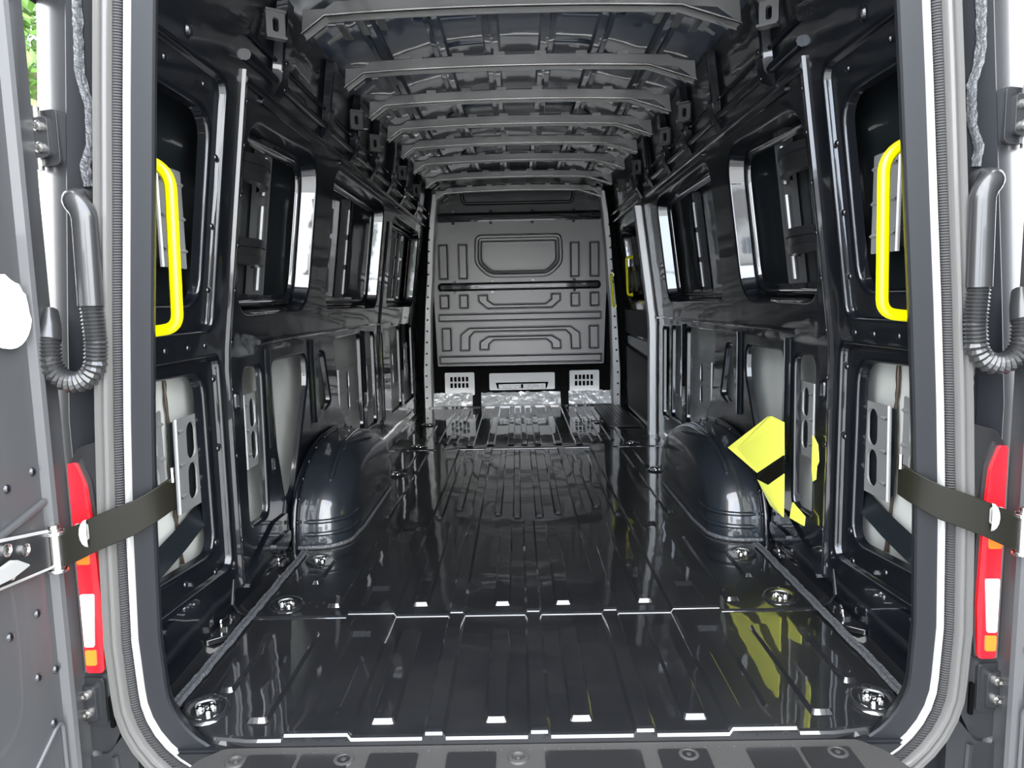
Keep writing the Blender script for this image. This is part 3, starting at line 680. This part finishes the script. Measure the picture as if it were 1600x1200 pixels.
cup.loft([[(r_*math.cos(q*PI/8), r_*math.sin(q*PI/8), z) for q in range(16)] for r_, z in ((.022, 0), (.020, .004), (.014, .005), (.011, -.001), (.007, -.001), (.005, .004))], True, False, True)
cup = cup.mesh('sill_screw', 'sill', 40)
for x in (-.40, -.045, .30, .60, -.62): put(cup, 'sill_screw', T1, (x, -.058, -.018))

# ------------------------------------------------------------------ wheel arches
def wheel_arch(s):
    e = empty('wheel_arch', (s*.78, 1.68, .0), 'rounded glossy dark wheel arch box ' + SIDE[s], 'wheel arch', 'wheel arch boxes')
    cy, L, Hh, ex = 1.68, .54, .340, 2.5
    N = 40
    def outline(shr):
        pts = []
        for i in range(N+1):
            t = PI*i/N; c, q = math.cos(t), math.sin(t)
            pts.append((-(L-shr)*math.copysign(abs(c)**(2/ex), c), (Hh-shr*.75)*abs(q)**(2/ex)))
        return pts
    prof = [(.883, 0), (.86, 0), (.835, -.004), (.815, 0), (.795, 0)]
    for k in range(1, 8):
        a = k/7*PI/2; prof.append((.795-.120*math.sin(a), .120*(1-math.cos(a))))
    prof += [(.672, .16), (.670, .24), (.672, .30)]
    mb = MB(); mb.loft([[(s*x - s*.78, y, z) for y, z in outline(d)] for x, d in prof], False, False, True); as_ = mb.build('arch_shell', 'arch_paint', e, 60)
    # pressed ridge over the crown, groove bead at the foot, wall flange and floor seam
    P = [(s*(.755-.78), y, z+.001) for y, z in outline(.004)[9:17]]
    P += [(s*(.75-.78-.05*k/4), y, z-.006*k) for k, (y, z) in enumerate(outline(.008)[17:22])]
    mb = MB(); mb.tube(P, [.004]+[.010]*(len(P)-2)+[.004], 8); mb.build('crown_ridge', 'arch_paint', as_, 60)
    for zz in (.06, .105):
        P = []
        for (x, d) in prof[2:13]:
            o_ = outline(d); j = next(i for i in range(N) if o_[i][1] >= zz); a, b = o_[max(j-1, 0)], o_[j]
            t = (zz-a[1])/max(1e-6, b[1]-a[1]); P.append((s*(x-.78), a[0]+(b[0]-a[0])*t, zz))
        mb = MB(); mb.tube(P, [.004]+[.009]*(len(P)-3)+[.004, .002], 8); mb.build('foot_bead', 'arch_paint', as_, 60)
    mb = MB(); mb.tube([(s*(.868-.78), y, z) for y, z in outline(-.012)], .014, 8); mb.build('wall_flange', 'paint', e, 60); wfl = COL.objects[-1]
    for y, z in outline(-.018)[3:38:3]: put(rivet_me, 'rivet', wfl, (s*(.853-.78), y, z), (0, -s*PI/2, 0))
    P = []
    for (x, d) in prof[:13]: P.append((s*(x-.78), outline(d+(-.006))[0][0], .013))
    P += [(s*(.664-.78), y, .013) for y in (-.30, -.1, .1, .3)]
    mb = MB(); mb.tube(P, .008, 6); mb.build('floor_seam', 'sealant', e, 60)
    return e
for s in (-1, 1): wheel_arch(s)

# ------------------------------------------------------------------ tie-down fittings in the floor
def tie_meshes():
    mb = MB(); mb.loft([[(a*r_, b*r_*1.25, z) for a, b in [(math.cos(q*PI/10), math.sin(q*PI/10)) for q in range(20)]] for r_, z in ((.052, .0), (.048, .006), (.042, .007), (.034, .002), (.030, .0025))], True, False, True)
    dish = mb.mesh('dish', 'floor_paint', 50)
    mb = MB(); mb.tube(bend_path([(-.018, -.012, .005), (-.020, .026, .008), (.020, .026, .008), (.018, -.012, .005)], .016), .003, 8); ring_ = mb.mesh('ring', 'bracket', 60)
    mb = MB(); mb.loft([[(r_*math.cos(q*PI/5), r_*math.sin(q*PI/5), z) for q in range(10)] for r_, z in ((.010, .002), (.010, .008), (.007, .011), (.005, .009))], True, False, True); bolt = mb.mesh('bolt', 'chrome', 50)
    return dish, ring_, bolt
TD = tie_meshes()
def tie(x, y, z, rot, label):
    e = empty('tie_down', (x, y, z), label, 'tie-down', 'floor tie-down fittings'); e.rotation_euler = (0, 0, rot)
    dd = put(TD[0], 'dish', e); put(TD[1], 'ring', e)
    for (a, b) in ((-.012, .004), (.013, .0), (.002, -.022)): put(TD[2], 'bolt', dd, (a, b, 0))
for s in (-1, 1):
    for (x, y, where) in ((.748, .10, 'in the corner by the rear door'), (.742, .645, 'just ahead of the floor joint'), (.742, 1.015, 'right behind the wheel arch'), (.690, 2.27, 'just ahead of the wheel arch'), (.66, 2.95, 'at the second floor joint'), (.70 if s < 0 else .54, 3.75, 'near the bulkhead')):
        tie(s*x, y, .001 if y < .575 else (.007 if y < 2.88 else .0135), -s*.5, 'recessed tie-down ring %s, %s' % (where, SIDE[s]))
# loose fixings on the side gutter
for s in (-1, 1):
    for (y, where) in ((.50, 'beside the floor joint'), (.98, 'behind the wheel arch')):
        e = empty('gutter_hook', (s*.862, y, .016), 'small bright hook %s, %s' % (where, SIDE[s]), 'hook', 'gutter hooks')
        mb = MB(); mb.prism(rrect(-.014, .014, -.030, .030, .008), lambda a, b, c: (a, b, c), -.004, .006); mb.build('plate', 'floor_paint', e, 30, .002)
        mb = MB(); mb.tube(bend_path([(-.008, -.02, .005), (-.010, -.02, .022), (.0, .015, .022), (.004, .02, .005)], .008), .0035, 8); mb.build('loop', 'chrome', e)

# ------------------------------------------------------------------ perforated stiffener brackets behind the openings
def stiffener(s, y0, y1, z0, z1, w_, label, skew=0., tilt=0.):
    e = empty('stiffener_plate', (s*(XW((z0+z1)/2)+w_), (y0+y1)/2, z0), label, 'bracket', 'perforated stiffener brackets')
    e.rotation_euler = (0, 0, tilt)
    a = (y1-y0)/2; H = z1-z0; sk = lambda z: skew*(z/H)
    f = lambda u, v, c: (s*c, u+sk(v), v)
    sl = min(.026, a*.42)
    holes = [rrect(-sl, sl, H*c-.050*H/.25, H*c+.050*H/.25, sl*.98, 5) for c in (.29, .73)]
    mb = MB(); mb.prism(rrect(-a, a, 0, H, .006, 2), f, 0, .003, holes); pl = mb.build('plate', 'bracket', e, 30, .0012)
    mb = MB(); mb.prism(rrect(-a+.004, a-.004, .01, H-.01, .004, 2), f, .022, .026); mb.build('slot_shade_back', 'skin_dark', e, 30)  # dark plate added behind the slots so they read as shaded
    for v in (.045, .51*H, H-.035):                                     # pressed ridges towards both edges
        for sx in (-1, 1):
            mb = MB(); mb.loft([[f(sx*a*q, v+d*(1 if q > .5 else .2), -h if d == 0 else 0) for d in (-.006, 0, .006)] for q, h in ((.35, .0), (.7, .004), (1.0, .007))], False)
            mb.build('ridge', 'bracket', pl, 50)
    for sx in (-1, 1):
        mb = MB(); mb.loft([[f(sx*a, v, 0), f(sx*(a+.004), v, .004), f(sx*(a+.004), v, .009)] for v in (0, H*.5, H)], False); mb.build('edge_fold', 'bracket', e, 50)
    for h_ in holes:
        mb = MB(); mb.loft([[f(u, v, .0005) for u, v in h_], [f(u, v, .005) for u, v in offset(h_, -.001)]], True); mb.build('slot_collar', 'bracket', pl, 50)
    return e
for s in (-1, 1):
    t = SIDE[s]
    stiffener(s, .375, .495, 1.005, 1.255, .065, 'perforated grey bracket plate, upper rear pillar opening, farther from door, ' + t)
    stiffener(s, .235, .345, 1.01, 1.235, .072, 'perforated grey bracket plate, upper rear pillar opening, nearer the door, ' + t)
    stiffener(s, .435, .590, .355, .610, .050, 'perforated grey bracket plate, lower rear pillar opening, farther from door, ' + t, .01)
    stiffener(s, .275, .405, .385, .640, .062, 'perforated grey bracket plate, lower rear pillar opening, behind door strap, ' + t, .0, -s*.12)
    stiffener(s, .865, .985, .375, .620, .030, 'narrow perforated grey bracket just behind the wheel arch, ' + t)
    stiffener(s, 2.08, 2.43, .335, .585, .030, 'wide perforated grey bracket over the front end of the wheel arch, ' + t)
    stiffener(s, 2.585, 2.82, .29, .590, .030, 'tall perforated grey bracket ahead of the wheel arch, ' + t)
stiffener(-1, 3.42, 3.72, .31, .59, .03, 'perforated grey bracket in the second opening from the bulkhead')
stiffener(-1, 3.92, 4.25, .30, .60, .03, 'perforated grey bracket in the opening beside the bulkhead')

# ------------------------------------------------------------------ yellow grab handles at the rear opening
for s in (-1, 1):
    e = empty('grab_bar', (s*.80-(.012 if s < 0 else 0), .13, .85), 'thick bright yellow tubular grab bar at the rear opening ' + SIDE[s], 'grab bar', 'yellow rear grab bars')
    P = bend_path([(s*.03, .02, .385), (s*.012, .0, .376), (s*-.058, .0, .338), (s*-.050, .0, .010), (s*.012, .0, .002), (s*.04, .02, .002)], .045, 7)
    mb = MB(); mb.tube(P, .0125, 14); mb.build('tube', 'yellow', e, 60)
    for z in (.385, .002):
        mb = MB(); mb.tube([(s*.03, .02, z), (s*.048, .026, z)], .022, 12); mb.build('end_mount', 'yellow', e, 40)

# ------------------------------------------------------------------ cable conduits
for s in (-1, 1):
    e = empty('cable_conduit', (s*.875, -.02, .77), 'black corrugated cable conduit looping to the door ' + SIDE[s], 'cable conduit', 'rear door cable conduits')
    o = lambda x, y, z: (s*(x-.875), y+.02, z-.77)
    P = bend_path([o(.872, .01, 1.115), o(.864, -.035, 1.11), o(.838, -.045, 1.085), o(.841, -.045, .91)], .03, 6)
    mb = MB(); mb.tube(P, .0225, 16); mb.build('smooth_sleeve', 'hose', e, 60)
    P = [o(.841, -.045, .915), o(.838, -.045, .84)] + [o(.885-.044*math.cos(a), -.045, .81-.046*math.sin(a)) for a in [PI*i/14 for i in range(15)]] + [o(.932, -.04, .85)]
    P = subdiv_path(P, .0035); mb = MB(); mb.tube(P, [.0215 if (i//1) % 2 else .0175 for i in range(len(P))], 14); mb.build('corrugated_hose', 'hose', e, 20)
    mb = MB(); mb.tube([o(.932, -.04, .845), o(.934, -.03, .87), o(.945, -.01, .90)], [.022, .020, .016], 12); mb.build('door_boot', 'hose', e, 60)
    f = lambda a, b, c: (s*(a-.875), c+.02, b-.77)
    L = rrect(.842, .888, 1.045, 1.135, .022); mb = MB()
    mb.loft([[f(a, b, y) for a, b in offset(L, d)] for d, y in ((0, .010), (0, -.008), (-.004, -.014), (-.009, -.014), (-.012, -.010))], True, False, True); mb.build('grommet', 'rubber', e, 50)

# ------------------------------------------------------------------ tail lamps
for s in (-1, 1):
    e = empty('tail_lamp', (s*.89, -.01, .15), 'tall red tail lamp in black housing ' + SIDE[s], 'tail lamp', 'rear tail lamps')
    f = lambda a, b, c: (s*(a-.89), c+.01, b-.15)
    mb = MB(); mb.prism(rpoly([(.832, .215), (.905, .148), (.935, .150), (.935, .60), (.915, .628), (.850, .648), (.836, .640)], .010), f, .016, -.006); hs_ = mb.build('housing', 'plastic_black', e, 30, .006)
    mb = MB(); mb.tube([f(a, b, -.006) for a, b in ((.897, .16), (.885, .27), (.889, .45), (.895, .56), (.912, .605))], .004, 6); mb.build('lens_gasket', 'rubber', hs_, 60)
    def lens(name, m, pts, y1, r=.008):
        mb = MB(); mb.prism(rpoly(pts, r), f, -.002, y1); mb.build(name, m, e, 30, .004)
    lens('red_lens', 'red', [(.900, .155), (.892, .27), (.896, .45), (.903, .55), (.920, .598), (.936, .598), (.936, .155)], -.014)
    lens('amber_lens', 'amber', [(.908, .388), (.907, .418), (.934, .418), (.934, .388)], -.0165, .004)
    lens('amber_lens', 'amber', [(.912, .172), (.911, .205), (.934, .205), (.934, .172)], -.0165, .004)
    lens('white_lens', 'white_lens', [(.914, .212), (.905, .325), (.934, .325), (.934, .212)], -.0165, .004)

# ------------------------------------------------------------------ rear doors, swung open
def rear_door(s):
    d = empty('door_1' if s < 0 else 'door_2', (s*.95, 0, 0)); tag(d, None, None, None, 'structure')
    f = lambda a, b, c: (s*c, a, b)                      # a: along the door (negative = towards the handle side), b: height
    z0, z1 = -.26, 1.80
    mb = MB(); mb.loft([[(0.0, -.0, z), (s*-.004, -.004, z), (s*-.006, -.045, z), (s*-.012, -.052, z), (s*-.016, -.058, z), (s*-.012, -.066, z), (s*.004, -.072, z)] for z in (z0, -.1, .2, .5, .8, 1.1, 1.4, z1)], False)
    mb.build('hinge_side_flange', 'door_paint', d, 40)
    mb = MB(); mb.prism([(-.071, z0), (-.76, z0), (-.76, z1), (-.071, z1)], f, .003, .05); mb.build('inner_panel', 'door_paint', d, 30)
    mb = MB(); mb.prism([(.0, z0), (-.78, z0), (-.78, z1), (.0, z1)], f, .052, .085); mb.build('outer_panel', 'door_paint', d, 30, .006)
    mb = MB(); mb.tube([(s*-.006, -.060, z) for z in (z0+.05, .3, .55, .9, 1.3, 1.75)], .0075, 8); mb.build('edge_bead', 'strip', d, 60)
    mb = MB(); mb.tube([(s*.0, -.075, .535), (s*.0, -.20, .505), (s*.0, -.45, .50)], .008, 8); mb.build('panel_crease', 'door_paint', d, 60)
    mb = MB(); mb.tube(bend_path([(s*.001, -.08, -.2), (s*.001, -.08, .10), (s*.001, -.20, .02), (s*.001, -.26, -.12)], .03), .005, 6); mb.build('lower_bead', 'door_paint', d, 60)
    for (y, z) in ((-.09, .60), (-.16, .585), (-.115, .33), (-.19, .32), (-.08, .20), (-.13, .21), (-.10, .10)):
        put(rivet_me, 'dimple', d, (s*.003, y, z), (0, -s*PI/2, 0))
    return d
D1 = rear_door(-1); D2 = rear_door(1)
e = empty('sky_reflection_patch', (-.945, -.13, .90), 'white rounded patch painted as a sky reflection on the inside of the open rear door', 'patch')  # flat white piece stands in for a bright sky reflection on the door
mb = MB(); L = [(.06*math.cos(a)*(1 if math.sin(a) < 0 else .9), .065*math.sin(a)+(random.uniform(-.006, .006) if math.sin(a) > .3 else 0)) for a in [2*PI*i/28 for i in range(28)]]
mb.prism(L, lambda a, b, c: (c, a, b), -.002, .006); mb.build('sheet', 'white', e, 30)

# hinges on the body corners
for s in (-1, 1):
    for (z, where) in ((1.235, 'upper'), (.09, 'lower')):
        e = empty('door_hinge', (s*.932, .024 if z > 1 else .0, z), '%s rear door hinge with two bolts %s' % (where, SIDE[s]), 'hinge', 'rear door hinges')
        e.rotation_euler = (0, 0, -s*(-.30 if z > 1 else -.1))
        f = lambda a, b, c: (s*a, c, b)
        mb = MB(); mb.prism(rrect(-.030, .030, -.052, .052, .010), f, .014, -.010); lf_ = mb.build('leaf', 'body_paint', e, 30, .004)
        mb = MB(); mb.prism(rrect(-.016, .026, -.038, .038, .010), f, -.009, -.020); mb.build('pad', 'body_paint', e, 30, .004)
        for zz in (-.020, .020):
            mb = MB(); mb.loft([[(s*.004+r_*math.cos(q*PI/6), y, zz+r_*math.sin(q*PI/6)) for q in range(12)] for r_, y in ((.011, -.020), (.011, -.024), (.0075, -.025), (.007, -.031), (.004, -.031), (.003, -.027))], True, False, True); mb.build('bolt', 'steel', lf_, 40)
        mb = MB(); mb.tube([(s*.022, -.012, -.06), (s*.022, -.012, .06)], .009, 10); mb.build('pin', 'steel', e, 40)

# ------------------------------------------------------------------ door check straps
for s in (-1, 1):
    e = empty('check_strap', (s*.93, -.07, .44), 'dark steel door check strap with sprung end bracket ' + SIDE[s], 'check strap', 'door check straps')
    o = lambda x, y, z: Vector((s*(x-.93), y+.07, z-.44))
    ctr = [(.930, -.068, .438), (.895, -.066, .452), (.862, -.058, .467), (.828, -.046, .480), (.798, -.032, .490), (.772, -.012, .505), (.757, .012, .516), (.752, .040, .522)]
    mb = MB(); loops = []
    n_ = len(ctr)
    P = [o(*c) for c in ctr]
    for i, p in enumerate(P):
        t = (P[min(i+1, n_-1)]-P[max(i-1, 0)]).normalized(); nrm = Vector((t.y, -t.x, 0)).normalized(); upv = Vector((0, 0, 1)); h = .036 - .003*i/n_
        q = nrm*.003
        loops.append([p+upv*h+q, p-upv*h+q, p-upv*h-q, p+upv*h-q])
    mb.loft(loops, True, True, True); bd_ = mb.build('band', 'olive', e, 50, .0015)
    mb = MB(); mb.prism(rrect(-.030, -.004, -.014, .020, .006, 3), lambda a, b, c: tuple(o(.868+a*-1, -.066+c, .470+b)), -.001, .001, [rrect(-.027, -.007, -.011, .017, .004, 2)]); mb.build('stamped_slot', 'strip', bd_)
    mb = MB(); mb.loft([[tuple(o(.875+.012*math.sin(a)*k, -.066-.008*math.sin(a), .470+.028*math.cos(a))) for a in [PI*i/8 for i in range(9)]] for k in (1, -.3)], False); mb.build('catch_lug', 'strip', bd_, 40)
    mb = MB(); mb.tube([o(.935, -.072, .395), o(.935, -.072, .482)], .013, 14); hb_ = mb.build('hinge_barrel', 'steel', e, 40)
    P = [o(.935+.0165*math.cos(a), -.072+.0165*math.sin(a), .470+.010*a/(6*PI)) for a in [i*PI/6 for i in range(30)]]
    mb = MB(); mb.tube(P, .0022, 6); mb.build('spring_coil', 'chrome', hb_, 60)
    P = [o(.935+.0165*math.cos(a), -.072+.0165*math.sin(a), .397+.006*a/(6*PI)) for a in [i*PI/6 for i in range(24)]]
    mb = MB(); mb.tube(P, .0022, 6); mb.build('spring_coil', 'chrome', hb_, 60)
    mb = MB(); mb.tube([o(.935, -.072, .478), o(.935, -.072, .490)], .010, 12); mb.build('pin_head', 'steel', hb_, 40)
    f = lambda a, b, c: tuple(o(.944-c, a, b))
    mb = MB(); mb.prism(rpoly([(-.085, .410), (-.085, .480), (-.26, .515), (-.26, .428), (-.235, .425)], .010), f, -.0, .006); br = mb.build('door_bracket', 'plastic_black', e, 30, .002)
    mb = MB(); mb.tube([f(-.255, .513, .004), f(-.085, .481, .004)], .0035, 6); mb.build('bracket_edge', 'strip', br)
    mb = MB(); mb.tube([f(-.235, .424, .004), f(-.085, .409, .004)], .0035, 6); mb.build('bracket_edge', 'strip', br)
    for (a, b) in ((-.20, .485), (-.155, .470), (-.195, .440)):
        mb = MB(); mb.loft([[f(a+r_*math.cos(q*PI/6), b+r_*math.sin(q*PI/6), c) for q in range(12)] for r_, c in ((.012, .006), (.012, .011), (.008, .013), (.005, .010))], True, False, True); mb.build('bolt', 'steel', br, 40)
    mb = MB(); mb.prism(rpoly([(-.165, .445), (-.21, .438), (-.27, .440), (-.27, .458), (-.20, .468)], .006), f, .014, .024); mb.build('stop_lug', 'strip', e, 30, .002)
    mb = MB(); mb.tube([o(.748, .030, .545), o(.748, .030, .575)], .005, 8); mb.build('pivot_pin', 'chrome', e)

# ------------------------------------------------------------------ yellow sheet wedged by the wheel arch
def sheet_face(name, m, tris_pts, faces, parent, th=.004):
    mb = MB(); mb.add(tris_pts, faces); o = mb.build(name, m, parent, 0)
    sd = o.modifiers.new('solid', 'SOLIDIFY'); sd.thickness = th; sd.offset = 0
    return o
e = empty('yellow_sheet', (.82, 1.0, .2), 'crumpled bright yellow folded sheet with a dark band, tucked beside the wheel arch', 'sheet')
b0 = Vector((.82, 1.0, .2))
def V(*p): return tuple(Vector(p)-b0)
tip, a_, b_, c_ = V(.785, 1.335, .318), V(.832, 1.035, .488), V(.828, .99, .497), V(.838, .905, .490)
d_, e1, f1, g1 = V(.838, .897, .382), V(.815, 1.08, .278), V(.822, 1.10, .250), V(.828, 1.005, .254)
h1, i1, j1 = V(.838, .893, .320), V(.838, .890, .175), V(.838, 1.008, .180)
m1 = V(.800, 1.265, .330)
sheet_face('upper_fold', 'sheet', [tip, a_, b_, c_, m1], [(0, 1, 2, 3, 4)], e)
sheet_face('upper_face', 'sheet', [tip, m1, c_, d_, e1], [(0, 1, 2, 3, 4)], e)
sheet_face('dark_band', 'olive', [e1, d_, h1, g1, f1], [(0, 1, 2, 3, 4)], e)
sheet_face('lower_face', 'sheet', [g1, h1, i1, ], [(0, 1, 2)], e)
sheet_face('lower_fold', 'sheet', [f1, g1, i1, j1], [(0, 1, 2, 3)], e)
# the ragged end of it pokes out past the pillar
P2 = [V(.868, .745, .475), V(.868, .712, .455), V(.868, .705, .43), V(.868, .700, .405), V(.868, .715, .385), V(.868, .718, .345), V(.868, .735, .335), V(.868, .745, .37)]
sheet_face('ragged_end', 'sheet', P2, [tuple(range(8))], e)
mb = MB(); mb.add([V(.86, .895, .17), V(.86, .78, .18), V(.862, .78, .21), V(.858, .87, .23)], [(0, 1, 2, 3)]); o = mb.build('lower_tail', 'sheet', e, 0)
sd = o.modifiers.new('solid', 'SOLIDIFY'); sd.thickness = .004

# ------------------------------------------------------------------ outside: yard, trees, building behind the photographer
G = MB().add([(-60, -60, -.67), (60, -60, -.67), (60, 60, -.67), (-60, 60, -.67)], [(0, 1, 2, 3)]).build('ground', 'asphalt', None, 0); tag(G, None, None, None, 'structure')
def tree(x, y, h, r_, n, label, g='trees around the yard'):
    e = empty('tree', (x, y, -.67), label, 'tree', g)
    mb = MB(); mb.tube([(0, 0, 0), (.05, .02, h*.3), (.0, .05, h*.6)], [.22, .16, .09], 8); mb.build('trunk', 'bark', e)
    mb = MB()
    for _ in range(n):
        u, v, q = random.uniform(-1, 1), random.uniform(0, 2*PI), random.uniform(.35, 1)**.5
        k = math.sqrt(1-u*u); c = Vector((r_*q*k*math.cos(v), r_*q*k*math.sin(v), h*.58+h*.44*q*u))
        a = Vector((random.gauss(0, 1), random.gauss(0, 1), random.gauss(0, 1))).normalized(); b = a.orthogonal().normalized(); L = random.uniform(.05, .10)
        mb.add([c-a*L, c+b*L*.5, c+a*L, c-b*L*.5], [(0, 1, 2, 3)])
    o = mb.build('foliage', 'leaf', e, 0); tag(o, None, None, None, 'stuff')
tree(-6.6, 8.6, 8.0, 2.6, 30000, 'tall leafy green tree seen beyond the open rear door')
tree(9.5, -22.0, 5.0, 2.4, 8000, 'broad green tree behind the photographer beside the white building')
tree(-11.5, -20.0, 5.0, 2.4, 8000, 'green tree behind the photographer at the far end of the yard')
bd = empty('building', (-1.0, -30, -.67), 'low white building with dark roof behind the photographer', 'building')
mb = MB(); mb.box(-6, 6, -4, 0, 0, 3.2); mb.build('wall', 'render_white', bd, 0)
mb = MB(); mb.prism([(-4.6, 3.2), (.5, 3.2), (-2, 4.6)], lambda a, b, c: (c, a, b), -6.4, 6.4); mb.build('roof', 'roof_tile', bd, 0)
for x in (-4.3, -1.6, 2.2):
    mb = MB(); mb.box(x-.75, x+.75, 0, .05, 1.0, 2.3); wf = mb.build('window', 'white', bd, 0)
    for k in (-1, 1): mb = MB(); mb.box(x+k*.36-.31, x+k*.36+.31, .05, .06, 1.07, 2.23); mb.build('pane', 'glass', wf, 0)
mb = MB(); mb.box(3.6, 4.6, 0, .05, 0, 2.1); mb.build('door', 'grey_panel', bd, 0)
